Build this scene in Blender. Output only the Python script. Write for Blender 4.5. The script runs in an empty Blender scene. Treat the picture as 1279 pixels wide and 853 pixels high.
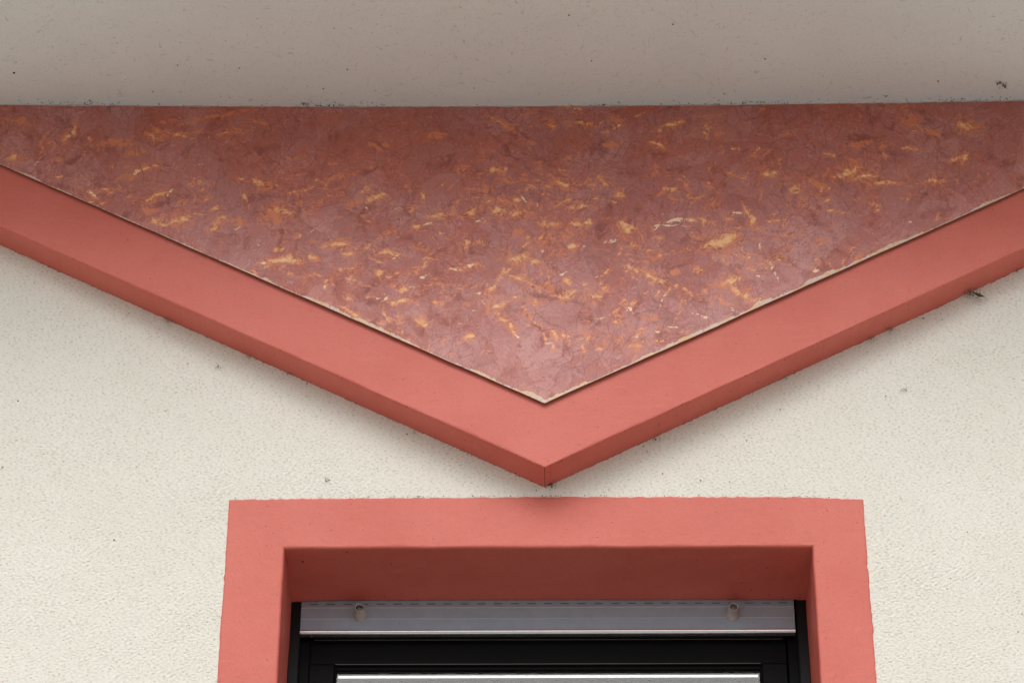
import bpy, math, random
import numpy as np
from mathutils import Vector, Matrix

random.seed(7)
SC = bpy.context.scene
COL = SC.collection
Z0 = 5.04                      # height of the window head above the ground (m)
# ------------------------------------------------------------------ camera
th, yaw, roll = 0.61698, -0.0147, 0.00443
F = Vector((math.sin(yaw)*math.cos(th), math.cos(yaw)*math.cos(th), math.sin(th)))
R_ = Vector((math.cos(yaw), -math.sin(yaw), 0)); U_ = R_.cross(F)
R2 = R_*math.cos(roll) + U_*math.sin(roll); U2 = U_*math.cos(roll) - R_*math.sin(roll)
cd = bpy.data.cameras.new('camera'); cam = bpy.data.objects.new('camera', cd); COL.objects.link(cam)
M = Matrix((R2, U2, -F)).transposed().to_4x4(); M.translation = Vector((0.00506, -5.59371, Z0-3.44064))
cam.matrix_world = M
cd.sensor_width = 36; cd.lens = 110.5436; cd.clip_end = 2000; cd.clip_start = 0.1
SC.camera = cam
# ------------------------------------------------------------------ sky, sun, exposure
SUN_EL, SUN_AZ = math.radians(50), math.radians(184)      # in front of the facade, behind thin cloud
W = bpy.data.worlds.new('World'); SC.world = W; W.use_nodes = True
wn = W.node_tree.nodes; wl = W.node_tree.links
bg = wn['Background']
sky = wn.new('ShaderNodeTexSky'); sky.sky_type = 'NISHITA'; sky.sun_disc = False
sky.sun_elevation = SUN_EL; sky.sun_rotation = SUN_AZ
sky.air_density = 1.0; sky.dust_density = 4.0; sky.ozone_density = 1.0
hs = wn.new('ShaderNodeHueSaturation'); hs.inputs['Saturation'].default_value = 0.22
wl.new(sky.outputs[0], hs.inputs['Color']); wl.new(hs.outputs[0], bg.inputs['Color'])
bg.inputs['Strength'].default_value = 0.138
sd = bpy.data.lights.new('sun', 'SUN'); sun = bpy.data.objects.new('sun', sd); COL.objects.link(sun)
sd.energy = 0.84; sd.angle = math.radians(50); sd.color = (1.0, 0.97, 0.93)
sdir = Vector((math.sin(SUN_AZ)*math.cos(SUN_EL), math.cos(SUN_AZ)*math.cos(SUN_EL), math.sin(SUN_EL)))
sun.rotation_euler = sdir.to_track_quat('Z', 'Y').to_euler(); sun.location = (0, -6, 14)
SC.view_settings.view_transform = 'Standard'; SC.view_settings.look = 'None'
SC.view_settings.exposure = 0.04; SC.view_settings.gamma = 1.0; SC.view_settings.use_curve_mapping = False
SC.cycles.max_bounces = 8; SC.cycles.diffuse_bounces = 5

# ------------------------------------------------------------------ noise helpers (vectorised value noise)
def _h(ix, iy, s):
    n = (ix.astype(np.int64)*374761393 + iy.astype(np.int64)*668265263 + s*1442695041) & 0x7fffffff
    n = ((n ^ (n >> 13))*1274126177) & 0x7fffffff
    return ((n ^ (n >> 16)) & 0xffff)/65535.0
def vnoise(x, y, s=0):
    x = np.asarray(x, float); y = np.asarray(y, float) + 0*x
    ix = np.floor(x); iy = np.floor(y); fx = x-ix; fy = y-iy
    fx = fx*fx*(3-2*fx); fy = fy*fy*(3-2*fy)
    a = _h(ix, iy, s); b = _h(ix+1, iy, s); c = _h(ix, iy+1, s); d = _h(ix+1, iy+1, s)
    return (a*(1-fx)+b*fx)*(1-fy) + (c*(1-fx)+d*fx)*fy - 0.5
def fbm(x, y, s=0, o=3):
    t = 0; a = 1.0
    for k in range(o):
        t = t + a*vnoise(x*2**k, np.asarray(y)*2**k, s+k*17); a *= 0.5
    return t
def sstep(e0, e1, x):
    t = np.clip((x-e0)/(e1-e0), 0, 1); return t*t*(3-2*t)

# ------------------------------------------------------------------ mesh helpers
def link(name, me, mat=None, parent=None):
    o = bpy.data.objects.new(name, me); COL.objects.link(o)
    if mat: me.materials.append(mat)
    if parent: o.parent = parent
    return o
def np_mesh(name, V, Fc, smooth=True):
    V = np.asarray(V, np.float32); Fc = np.asarray(Fc, np.int32); n = Fc.shape[1]
    me = bpy.data.meshes.new(name)
    me.vertices.add(len(V)); me.vertices.foreach_set('co', V.ravel())
    me.loops.add(Fc.size); me.loops.foreach_set('vertex_index', Fc.ravel())
    me.polygons.add(len(Fc))
    me.polygons.foreach_set('loop_start', np.arange(0, Fc.size, n, dtype=np.int32))
    me.polygons.foreach_set('use_smooth', np.full(len(Fc), smooth))
    me.update(calc_edges=True); me.validate()
    return me
def attr(me, name, vals):
    a = me.attributes.new(name, 'FLOAT', 'POINT'); a.data.foreach_set('value', np.asarray(vals, np.float32).ravel())
def grid_faces(nr, nc, flip=False, off=0):
    i = np.arange(nr-1)[:, None]*nc + np.arange(nc-1)[None, :]
    f = np.stack([i, i+1, i+nc+1, i+nc], -1).reshape(-1, 4) + off
    return f[:, ::-1] if flip else f
class Parts:
    """collects boxes, sweeps and crumbs into ONE mesh"""
    def __init__(s): s.v = []; s.f = []
    def add(s, V, Fs):
        o = len(s.v); s.v += [tuple(map(float, p)) for p in V]; s.f += [tuple(int(i)+o for i in f) for f in Fs]
    def box(s, x0, x1, y0, y1, z0, z1):
        s.add([(x, y, z) for x in (x0, x1) for y in (y0, y1) for z in (z0, z1)],
              [(0, 1, 3, 2), (4, 6, 7, 5), (0, 4, 5, 1), (2, 3, 7, 6), (0, 2, 6, 4), (1, 5, 7, 3)])
    def xprofile(s, pts, x0, x1, seg=1):
        """closed (y,z) profile swept along x"""
        n = len(pts); xs = np.linspace(x0, x1, seg+1)
        V = [(x, p[0], p[1]) for x in xs for p in pts]
        Fs = [(k*n+i, k*n+(i+1) % n, (k+1)*n+(i+1) % n, (k+1)*n+i) for k in range(seg) for i in range(n)]
        Fs += [tuple(range(n))[::-1], tuple(seg*n+i for i in range(n))]
        s.add(V, Fs)
    def tube(s, pts, r, k=4, taper=False):
        pts = [Vector(p) for p in pts]; V = []; n = len(pts)
        for i, p in enumerate(pts):
            d = (pts[min(i+1, n-1)] - pts[max(i-1, 0)])
            d = d.normalized() if d.length > 1e-9 else Vector((0, 0, 1))
            a = d.cross(Vector((0.31, 0.27, 0.91))).normalized(); b = d.cross(a)
            rr = r*(1-0.6*i/(n-1)) if taper else r
            V += [p + (a*math.cos(t*2*math.pi/k) + b*math.sin(t*2*math.pi/k))*rr for t in range(k)]
        Fs = [(i*k+t, i*k+(t+1) % k, (i+1)*k+(t+1) % k, (i+1)*k+t) for i in range(n-1) for t in range(k)]
        Fs += [tuple(range(k))[::-1], tuple((n-1)*k+t for t in range(k))]
        s.add(V, Fs)
    def crumb(s, c, r, flat=1.0, rng=random):
        t = [(0, 0, 1), (1, 0, 0), (0, 1, 0), (-1, 0, 0), (0, -1, 0), (0, 0, -1)]
        V = []
        rot = Matrix.Rotation(rng.random()*6.28, 3, 'Y') @ Matrix.Rotation(rng.random()*6.28, 3, 'Z')
        st = 0.6+rng.random()*1.3
        for p in t:
            q = rot @ Vector((p[0]*st, p[1], p[2])); q = q*(r*(0.6+0.8*rng.random())); q.y *= flat
            V.append(Vector(c)+q)
        s.add(V, [(0, 1, 2), (0, 2, 3), (0, 3, 4), (0, 4, 1), (5, 2, 1), (5, 3, 2), (5, 4, 3), (5, 1, 4)])
    def mesh(s, name, smooth=False):
        me = bpy.data.meshes.new(name); me.from_pydata(s.v, [], s.f); me.update()
        if smooth:
            for p in me.polygons: p.use_smooth = True
        return me
    def build(s, name, mat, parent=None, smooth=False, bevel=0):
        o = link(name, s.mesh(name, smooth), mat, parent)
        if bevel:
            m = o.modifiers.new('bevel', 'BEVEL'); m.width = bevel; m.segments = 2; m.limit_method = 'ANGLE'
        return o
def tag(o, label=None, cat=None, group=None, kind=None):
    for k, v in (('label', label), ('category', cat), ('group', group), ('kind', kind)):
        if v: o[k] = v
    return o
def srgb(r, g, b):
    f = lambda c: (c/255/12.92) if c/255 <= 0.04045 else ((c/255+0.055)/1.055)**2.4
    return (f(r), f(g), f(b), 1)

# ------------------------------------------------------------------ node helpers
class NT:
    def __init__(s, name):
        s.m = bpy.data.materials.new(name); s.m.use_nodes = True; s.t = s.m.node_tree
        s.b = s.t.nodes['Principled BSDF']; s.tc = s.n('ShaderNodeTexCoord')
    def n(s, t, **kw):
        nd = s.t.nodes.new(t)
        for k, v in kw.items(): setattr(nd, k, v)
        return nd
    def l(s, a, b): s.t.links.new(a, b)
    def put(s, sock, v):
        if v is None: return
        if hasattr(v, 'is_linked') or hasattr(v, 'links'): s.l(v, sock)
        else: sock.default_value = v
    def co(s, scale=(1, 1, 1), rot=(0, 0, 0), vec=None):
        mp = s.n('ShaderNodeMapping'); s.l(vec or s.tc.outputs['Object'], mp.inputs[0])
        mp.inputs['Scale'].default_value = scale; mp.inputs['Rotation'].default_value = rot
        return mp.outputs[0]
    def noise(s, vec, scale, detail=2, rough=.5, dist=0, col=False):
        nd = s.n('ShaderNodeTexNoise'); s.l(vec, nd.inputs['Vector'])
        nd.inputs['Scale'].default_value = scale; nd.inputs['Detail'].default_value = detail
        nd.inputs['Roughness'].default_value = rough; nd.inputs['Distortion'].default_value = dist
        return nd.outputs['Color' if col else 'Fac']
    def math(s, op, a, b=None, c=None, clamp=False):
        nd = s.n('ShaderNodeMath', operation=op, use_clamp=clamp)
        for i, v in enumerate((a, b, c)):
            if v is not None: s.put(nd.inputs[i], v)
        return nd.outputs[0]
    def vmath(s, op, a, b=None):
        nd = s.n('ShaderNodeVectorMath', operation=op); s.put(nd.inputs[0], a)
        if b is not None: s.put(nd.inputs[3] if op == 'SCALE' else nd.inputs[1], b)
        return nd.outputs[0]
    def ramp(s, v, lo, hi, a=0., b=1.):
        nd = s.n('ShaderNodeMapRange', interpolation_type='SMOOTHSTEP'); s.put(nd.inputs[0], v)
        nd.inputs[1].default_value = lo; nd.inputs[2].default_value = hi
        nd.inputs[3].default_value = a; nd.inputs[4].default_value = b
        return nd.outputs[0]
    def mix(s, fac, a, b, mode='MIX'):
        nd = s.n('ShaderNodeMix', data_type='RGBA', blend_type=mode)
        s.put(nd.inputs[0], fac); s.put(nd.inputs[6], a); s.put(nd.inputs[7], b)
        return nd.outputs[2]
    def attr(s, name):
        nd = s.n('ShaderNodeAttribute'); nd.attribute_name = name; return nd.outputs['Fac']
    def bump(s, h, strength, dist, normal=None):
        nd = s.n('ShaderNodeBump'); s.put(nd.inputs['Height'], h)
        nd.inputs['Strength'].default_value = strength; nd.inputs['Distance'].default_value = dist
        if normal: s.l(normal, nd.inputs['Normal'])
        return nd.outputs[0]
    def strokes(s, vec, scale, stretch, nscale, dist=.25, detail=2):
        """noise drawn in short parallel strokes whose direction changes from patch to patch"""
        dn = s.noise(vec, scale*1.7, 2, col=True)
        dv = s.vmath('ADD', vec, s.vmath('SCALE', s.vmath('SUBTRACT', dn, (.5, .5, .5)), dist/scale*2))
        vo = s.n('ShaderNodeTexVoronoi'); s.l(dv, vo.inputs['Vector']); vo.inputs['Scale'].default_value = scale
        sep = s.n('ShaderNodeSeparateColor'); s.l(vo.outputs['Color'], sep.inputs[0])
        vr = s.n('ShaderNodeVectorRotate', rotation_type='AXIS_ANGLE'); s.l(dv, vr.inputs['Vector'])
        vr.inputs['Axis'].default_value = (0, 1, 0)
        s.l(s.math('MULTIPLY', sep.outputs[0], 6.283), vr.inputs['Angle'])
        v2 = s.co((1, 1, stretch), vec=vr.outputs[0])
        return s.noise(v2, nscale, detail, .55), sep.outputs[1]
    def specks(s, vec, scale, rad, keep):
        vo = s.n('ShaderNodeTexVoronoi'); s.l(vec, vo.inputs['Vector']); vo.inputs['Scale'].default_value = scale
        sep = s.n('ShaderNodeSeparateColor'); s.l(vo.outputs['Color'], sep.inputs[0])
        a = s.math('LESS_THAN', vo.outputs['Distance'], rad); b = s.math('GREATER_THAN', sep.outputs[0], keep)
        return s.math('MULTIPLY', a, b)
    def out(s, color, rough=.8, normal=None, spec=None):
        s.put(s.b.inputs['Base Color'], color); s.put(s.b.inputs['Roughness'], rough)
        if normal: s.l(normal, s.b.inputs['Normal'])
        if spec is not None: s.b.inputs['Specular IOR Level'].default_value = spec
        return s.m

def salmon(name, crack=False, specks=True):
    t = NT(name); o = t.tc.outputs['Object']
    a = t.noise(o, 5, 4, .6); b = t.noise(o, 60, 3, .6); c = t.noise(t.co((1, 1, 6)), 18, 3, .6); g = t.noise(o, 330, 2, .6)
    col = t.mix(t.ramp(a, .3, .7), (.635, .128, .090, 1), (.685, .155, .114, 1))
    col = t.mix(t.ramp(b, .45, .75, 0, .35), col, (.65, .115, .072, 1))
    col = t.mix(t.ramp(c, .5, .8, 0, .30), col, (.73, .19, .145, 1))
    col = t.mix(t.ramp(g, .54, .74, 0, .5), col, (.44, .085, .06, 1))
    if specks:
        m = t.math('MULTIPLY', t.specks(o, 75, .11, .93), .75)
        col = t.mix(m, col, (.16, .05, .035, 1))
        m2 = t.math('MULTIPLY', t.specks(o, 170, .20, .94), .45)
        col = t.mix(m2, col, (.25, .07, .05, 1))
        # a few pale scuffs
        st, _ = t.strokes(o, 7, .12, 46)
        m3 = t.math('MULTIPLY', t.ramp(st, .74, .80), t.ramp(t.noise(o, 9, 2), .56, .66, 0, .5))
        col = t.mix(m3, col, (.78, .45, .38, 1))
    if crack:
        sp = t.n('ShaderNodeSeparateXYZ'); t.l(o, sp.inputs[0])
        w = t.noise(t.co((1, 1, 1)), 90, 2)
        dx = t.math('ABSOLUTE', t.math('ADD', t.math('SUBTRACT', sp.outputs[0], -0.00634), t.math('MULTIPLY', t.math('SUBTRACT', w, .5), .003)))
        under = t.math('LESS_THAN', sp.outputs[2], Z0+.1515)
        col = t.mix(t.math('MULTIPLY', t.math('LESS_THAN', dx, .0008), under), col, (.14, .04, .025, 1))
    n1 = t.bump(t.noise(o, 260, 3, .65), .55, .0008)
    n2 = t.bump(t.noise(o, 45, 3, .6), .30, .003, n1)
    return t.out(col, .60, n2, .65)

def stucco():
    t = NT('cream_stucco'); o = t.tc.outputs['Object']
    a = t.noise(o, 2.2, 4, .6); g = t.noise(o, 190, 3, .6)
    col = t.mix(t.ramp(a, .3, .7), (.875, .85, .76, 1), (.905, .885, .80, 1))
    pit_shade = t.attr('pit_shade')
    gm = t.noise(t.co((1, 1, 1.7)), 185, 3, .65)
    col = t.mix(t.ramp(gm, .50, .70, 0, .26), col, (.55, .50, .42, 1))  # darker grain paints in fine relief shading
    col = t.mix(t.math('MULTIPLY', t.ramp(pit_shade, .25, 1.0), t.ramp(gm, .36, .60, .15, .45)), col, (.42, .36, .28, 1))  # shade of the pits painted into the stucco colour
    # scattered grime specks
    m = t.math('MULTIPLY', t.specks(o, 130, .15, .982), .6)
    col = t.mix(m, col, (.22, .17, .12, 1))
    m = t.math('MULTIPLY', t.specks(t.co((1, 1, 2)), 52, .06, .975), .85)
    col = t.mix(m, col, (.13, .10, .07, 1))
    pk = t.noise(o, 60, 3, .6)
    col = t.mix(t.ramp(pk, .6, .8, 0, .30), col, (.78, .64, .58, 1))
    p = t.attr('paint')
    pf = t.ramp(t.math('ADD', p, t.math('MULTIPLY', t.math('SUBTRACT', t.noise(o, 260, 2), .5), 1.1)), .45, .55)
    col = t.mix(pf, col, (.62, .115, .075, 1))
    n0 = t.bump(gm, 1.0, .0024); n1 = t.bump(g, .8, .0014, n0)
    return t.out(col, .92, n1, .2)

def marbled():
    t = NT('marbled_paint'); o = t.tc.outputs['Object']
    big = t.noise(o, 3.0, 3, .55); mid = t.noise(o, 9, 4, .6, .6)
    s1, r1 = t.strokes(o, 11, .22, 34, .30); s2, r2 = t.strokes(o, 24, .25, 75, .35); s3, r3 = t.strokes(o, 42, .08, 240, .4, 3)
    mauve, red, pale, deep = (.49, .165, .145, 1), (.53, .138, .090, 1), (.64, .300, .280, 1), (.25, .062, .048, 1)
    redm = t.attr('red')
    f = t.math('ADD', t.math('ADD', t.math('MULTIPLY', s1, .40), t.math('MULTIPLY', s2, .60)), t.math('MULTIPLY', t.math('SUBTRACT', mid, .5), .45))
    f = t.math('ADD', f, t.math('MULTIPLY', redm, .18))
    col = t.mix(t.ramp(f, .38, .64), mauve, red)
    pf = t.math('ADD', t.math('ADD', t.math('MULTIPLY', s2, .45), t.math('MULTIPLY', s3, .30)), t.math('MULTIPLY', r1, .17))
    pf = t.math('SUBTRACT', pf, t.math('MULTIPLY', redm, .25))
    col = t.mix(t.ramp(pf, .40, .60, 0, .7), col, pale)
    df = t.math('ADD', t.math('MULTIPLY', s1, .65), t.math('MULTIPLY', r2, .12))
    col = t.mix(t.ramp(df, .42, .58, 0, .72), col, deep)
    # fine hair of the rag / brush
    col = t.mix(t.ramp(s3, .52, .72, 0, .6), col, (.60, .27, .25, 1))
    col = t.mix(t.ramp(s3, .30, .46, .5, 0), col, (.24, .06, .05, 1))
    # folds: thin dark crossing lines
    dn = t.noise(o, 14, 3, .6, col=True)
    dv = t.vmath('ADD', o, t.vmath('SCALE', t.vmath('SUBTRACT', dn, (.5, .5, .5)), .016))
    dv = t.co((1, 1, .62), (0, math.radians(33), 0), vec=dv)
    ve = t.n('ShaderNodeTexVoronoi', feature='DISTANCE_TO_EDGE'); t.l(dv, ve.inputs['Vector']); ve.inputs['Scale'].default_value = 15
    vc = t.n('ShaderNodeTexVoronoi'); t.l(dv, vc.inputs['Vector']); vc.inputs['Scale'].default_value = 15
    sc_ = t.n('ShaderNodeSeparateColor'); t.l(vc.outputs['Color'], sc_.inputs[0])
    col = t.mix(t.math('MULTIPLY', sc_.outputs[0], .24), col, (.27, .065, .055, 1))
    col = t.mix(t.ramp(sc_.outputs[1], .45, 1.0, 0, .28), col, (.58, .27, .25, 1))
    v3 = t.n('ShaderNodeTexVoronoi', feature='DISTANCE_TO_EDGE'); t.l(t.vmath('ADD', dv, (.37, .2, .61)), v3.inputs['Vector']); v3.inputs['Scale'].default_value = 31
    ln3 = t.math('MULTIPLY', t.ramp(v3.outputs['Distance'], .0, .055, 1, 0), t.ramp(t.noise(o, 15, 2), .44, .60, 0, .34))
    col = t.mix(ln3, col, (.20, .05, .045, 1))
    v4 = t.n('ShaderNodeTexVoronoi', feature='DISTANCE_TO_EDGE'); t.l(t.vmath('ADD', dv, (1.7, .9, .23)), v4.inputs['Vector']); v4.inputs['Scale'].default_value = 24
    vein = t.math('MULTIPLY', t.ramp(v4.outputs['Distance'], .0, .075, 1, 0), t.ramp(t.noise(t.vmath('ADD', o, (3, 1, 2)), 17, 3), .50, .62))
    ln = t.math('MULTIPLY', t.ramp(ve.outputs['Distance'], .0, .030, 1, 0), t.ramp(t.noise(o, 21, 2), .46, .62, 0, .28))
    col = t.mix(ln, col, (.17, .045, .04, 1))
    # orange glaze: explicit daubs plus scattered small ones
    den = t.attr('density'); org = t.attr('orange'); yel = t.attr('yellow'); pal = t.attr('pale')
    tex = t.math('ADD', t.math('MULTIPLY', s2, .4), t.math('MULTIPLY', s3, .6))
    br = t.math('SUBTRACT', tex, .5)
    so, ro = t.strokes(o, 17, .20, 62, .35)
    sm = t.math('MULTIPLY', t.ramp(so, .54, .70), t.ramp(t.math('ADD', mid, t.math('MULTIPLY', den, .22)), .50, .64))
    of = t.math('ADD', t.math('ADD', org, t.math('MULTIPLY', sm, 1.0)), t.math('MULTIPLY', t.math('MULTIPLY', br, 5.0), t.ramp(org, .03, .4)))
    col = t.mix(t.ramp(of, .04, 1.10, 0, .90), col, (.72, .225, .10, 1))
    yf = t.math('ADD', yel, t.math('MULTIPLY', t.math('MULTIPLY', br, 4.0), t.ramp(yel, .03, .5)))
    sy = t.math('MULTIPLY', t.ramp(so, .64, .76), t.ramp(t.math('ADD', mid, t.math('MULTIPLY', den, .14)), .58, .68, 0, .7))
    yf = t.math('MAXIMUM', yf, sy)
    vn = t.math('MULTIPLY', vein, t.ramp(s3, .42, .60, .2, 1))
    yf = t.math('ADD', yf, t.math('MULTIPLY', vn, t.math('ADD', .25, t.math('MULTIPLY', den, .45))))
    col = t.mix(t.ramp(yf, .02, .80, 0, .80), col, (.80, .30, .125, 1))
    col = t.mix(t.ramp(yf, .42, 1.45, 0, .85), col, (.94, .56, .26, 1))
    pl = t.math('ADD', pal, t.math('MULTIPLY', t.math('MULTIPLY', br, 3.0), t.ramp(pal, .05, .4)))
    col = t.mix(t.ramp(pl, .30, .85, 0, .85), col, (.93, .70, .50, 1))
    # worn lower edge
    we = t.math('ADD', t.attr('wear'), t.math('MULTIPLY', t.math('SUBTRACT', t.noise(o, 150, 3, .7), .5), 2.4))
    col = t.mix(t.ramp(we, .50, .70, 0, .9), col, t.mix(t.ramp(t.noise(o, 80, 3), .44, .60), (.70, .58, .50, 1), (.78, .50, .24, 1)))
    col = t.mix(t.math('MULTIPLY', t.specks(o, 60, .06, .95), .8), col, (.06, .03, .03, 1))
    h = t.math('ADD', t.math('MULTIPLY', s2, .5), t.math('MULTIPLY', s3, .5))
    n1 = t.bump(h, .45, .0011)
    n2 = t.bump(t.noise(o, 12, 2), .35, .006, n1)
    return t.out(col, t.ramp(s1, .3, .7, .42, .56), n2, .55)

def soffit_mat():
    t = NT('grey_soffit_paint'); o = t.tc.outputs['Object']
    v = t.co((1, 1, 1), (math.radians(90), 0, 0))
    a = t.noise(o, 2.5, 4, .6)
    col = t.mix(t.ramp(a, .3, .7), (.80, .83, .82, 1), (.85, .88, .87, 1))
    s1, r = t.strokes(v, 14, .07, 170, .45, 3)
    col = t.mix(t.ramp(s1, .58, .74, 0, .34), col, (.33, .27, .22, 1))
    col = t.mix(t.ramp(s1, .28, .42, .35, 0), col, (.72, .67, .61, 1))
    g = t.noise(o, 240, 2, .6)
    col = t.mix(t.ramp(g, .6, .78, 0, .4), col, (.38, .31, .26, 1))
    br = t.math('ADD', t.attr('brush'), t.math('MULTIPLY', t.math('SUBTRACT', t.noise(t.co((1, 7, 1)), 16, 4, .7), .5), 2.2))
    col = t.mix(t.ramp(br, .15, 1.0, 0, .8), col, (.76, .86, .90, 1))
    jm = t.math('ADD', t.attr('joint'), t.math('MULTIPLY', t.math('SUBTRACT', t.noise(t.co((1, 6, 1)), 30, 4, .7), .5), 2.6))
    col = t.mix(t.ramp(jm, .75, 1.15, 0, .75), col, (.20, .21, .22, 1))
    col = t.mix(t.math('MULTIPLY', t.specks(o, 48, .05, .96), .8), col, (.10, .07, .05, 1))
    col = t.mix(t.math('MULTIPLY', t.specks(o, 120, .13, .96), .6), col, (.20, .14, .10, 1))
    n1 = t.bump(s1, .4, .0008); n2 = t.bump(t.noise(o, 20, 3), .25, .004, n1)
    return t.out(col, .8, n2, .25)

def simple(name, c, rough=.6, metal=0, spec=.5, grain=0, gs=200, var=0):
    t = NT(name); o = t.tc.outputs['Object']
    col = c
    if var: col = t.mix(t.ramp(t.noise(o, gs*.2, 3, .6), .35, .7, 0, var), c, tuple(x*.45 for x in c[:3])+(1,))
    n = t.bump(t.noise(o, gs, 3), grain, .0008) if grain else None
    t.b.inputs['Metallic'].default_value = metal
    return t.out(col, rough, n, spec)

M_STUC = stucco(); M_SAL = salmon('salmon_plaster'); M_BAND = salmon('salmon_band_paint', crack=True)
M_PAN = marbled(); M_SOF = soffit_mat()
M_PEDGE = simple('panel_raw_edge', (.34, .20, .16, 1), .7, grain=.4, gs=300, var=.5)
M_CAULK = simple('white_filler', (.66, .64, .60, 1), .7, grain=.5, gs=250, var=.6)
M_BLACK = simple('black_lacquer', (.006, .006, .007, 1), .42, spec=.08, var=.3)
M_RAIL = simple('black_rail_lacquer', (.012, .012, .014, 1), .5, spec=.2)
def aluminium():
    t = NT('grey_aluminium'); o = t.tc.outputs['Object']
    col = t.mix(t.ramp(t.noise(o, 30, 3, .6), .35, .7), (.37, .455, .55, 1), (.41, .495, .59, 1))
    st, _ = t.strokes(o, 6, .06, 60)
    col = t.mix(t.math('MULTIPLY', t.ramp(st, .68, .78), t.ramp(t.noise(o, 8, 2), .5, .6, 0, .5)), col, (.16, .13, .10, 1))
    col = t.mix(t.math('MULTIPLY', t.specks(o, 60, .08, .93), .7), col, (.05, .04, .03, 1))
    t.b.inputs['Metallic'].default_value = .0
    return t.out(col, .42, t.bump(t.noise(t.co((1, 1, 12)), 60, 2), .12, .001), .5)
M_ALU = aluminium()
M_SLOT = simple('slot_shadow_grey', (.18, .22, .26, 1), .8)
M_RIDGE = simple('ridge_glint_metal', (.62, .65, .68, 1), .4)
M_GLINT = simple('grey_edge_glint', (.16, .155, .15, 1), .5)  # stands in for light catching the sash edges
M_SHINE = simple('bright_anodised_metal', (.86, .89, .92, 1), .24, metal=.92, grain=.25, gs=420)
M_RUB = simple('grey_rubber', (.50, .47, .455, 1), .65, grain=.4, gs=300, var=.4)
M_DARK = simple('dark_void', (.012, .012, .012, 1), .9, spec=.05)
M_CURT = simple('grey_curtain_cloth', (.045, .05, .045, 1), .9)
M_WEB = simple('dusty_cobweb', (.26, .24, .20, 1), .95, spec=.1)
M_DIRT = simple('dark_crumbs', (.085, .066, .048, 1), .95, spec=.1)
M_GREYC = simple('grey_green_crumbs', (.10, .105, .075, 1), .95, spec=.1)
M_LEAF = simple('dry_leaf', (.10, .062, .035, 1), .85, spec=.2)
M_STRAW = simple('dry_straw', (.50, .36, .20, 1), .8, spec=.2)
M_GROUND = simple('pale_paving', (.36, .332, .295, 1), .9, grain=.3, gs=40, var=.25)
M_FASC = simple('white_fascia', (.7, .68, .64, 1), .5, var=.1)
def glass():
    t = NT('window_glass'); b = t.b
    b.inputs['Base Color'].default_value = (.95, .97, .96, 1); b.inputs['Roughness'].default_value = .01
    b.inputs['Transmission Weight'].default_value = 1; b.inputs['IOR'].default_value = 1.45
    return t.m
M_GLASS = glass()

# ------------------------------------------------------------------ measures (z relative to the window head)
HW = .55; D = .2099; P = .07634; VX, VZ = -.00634, .15; SL, SR = .53242, .53918
PY = -(P+.009); PZ, PSL, PSR = .3057+.0015, .53608, .53592; ZS = 1.12488
BW_L, BW_R, BW_T = .1225, .1133, .1231
def vline(x): return np.where(x < VX, VZ+SL*(VX-x), VZ+SR*(x-VX))
def soffit_z(x): return ZS - .0045 + .009*np.clip(np.abs(x)/1.07, 0, 1.4)**2

# ------------------------------------------------------------------ ground (never in frame, but it throws the light up)
g = Parts(); g.add([(-600, -600, 0), (600, -600, 0), (600, 600, 0), (-600, 600, 0)], [(0, 1, 2, 3)])
tag(g.build('ground', M_GROUND), 'pale paved ground below the house front', kind='structure')

# ------------------------------------------------------------------ the house
house = bpy.data.objects.new('house', None); COL.objects.link(house)
house.empty_display_size = .3
tag(house, 'cream stucco house front with salmon V shaped gable trim above a salmon framed window', 'house')

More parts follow.
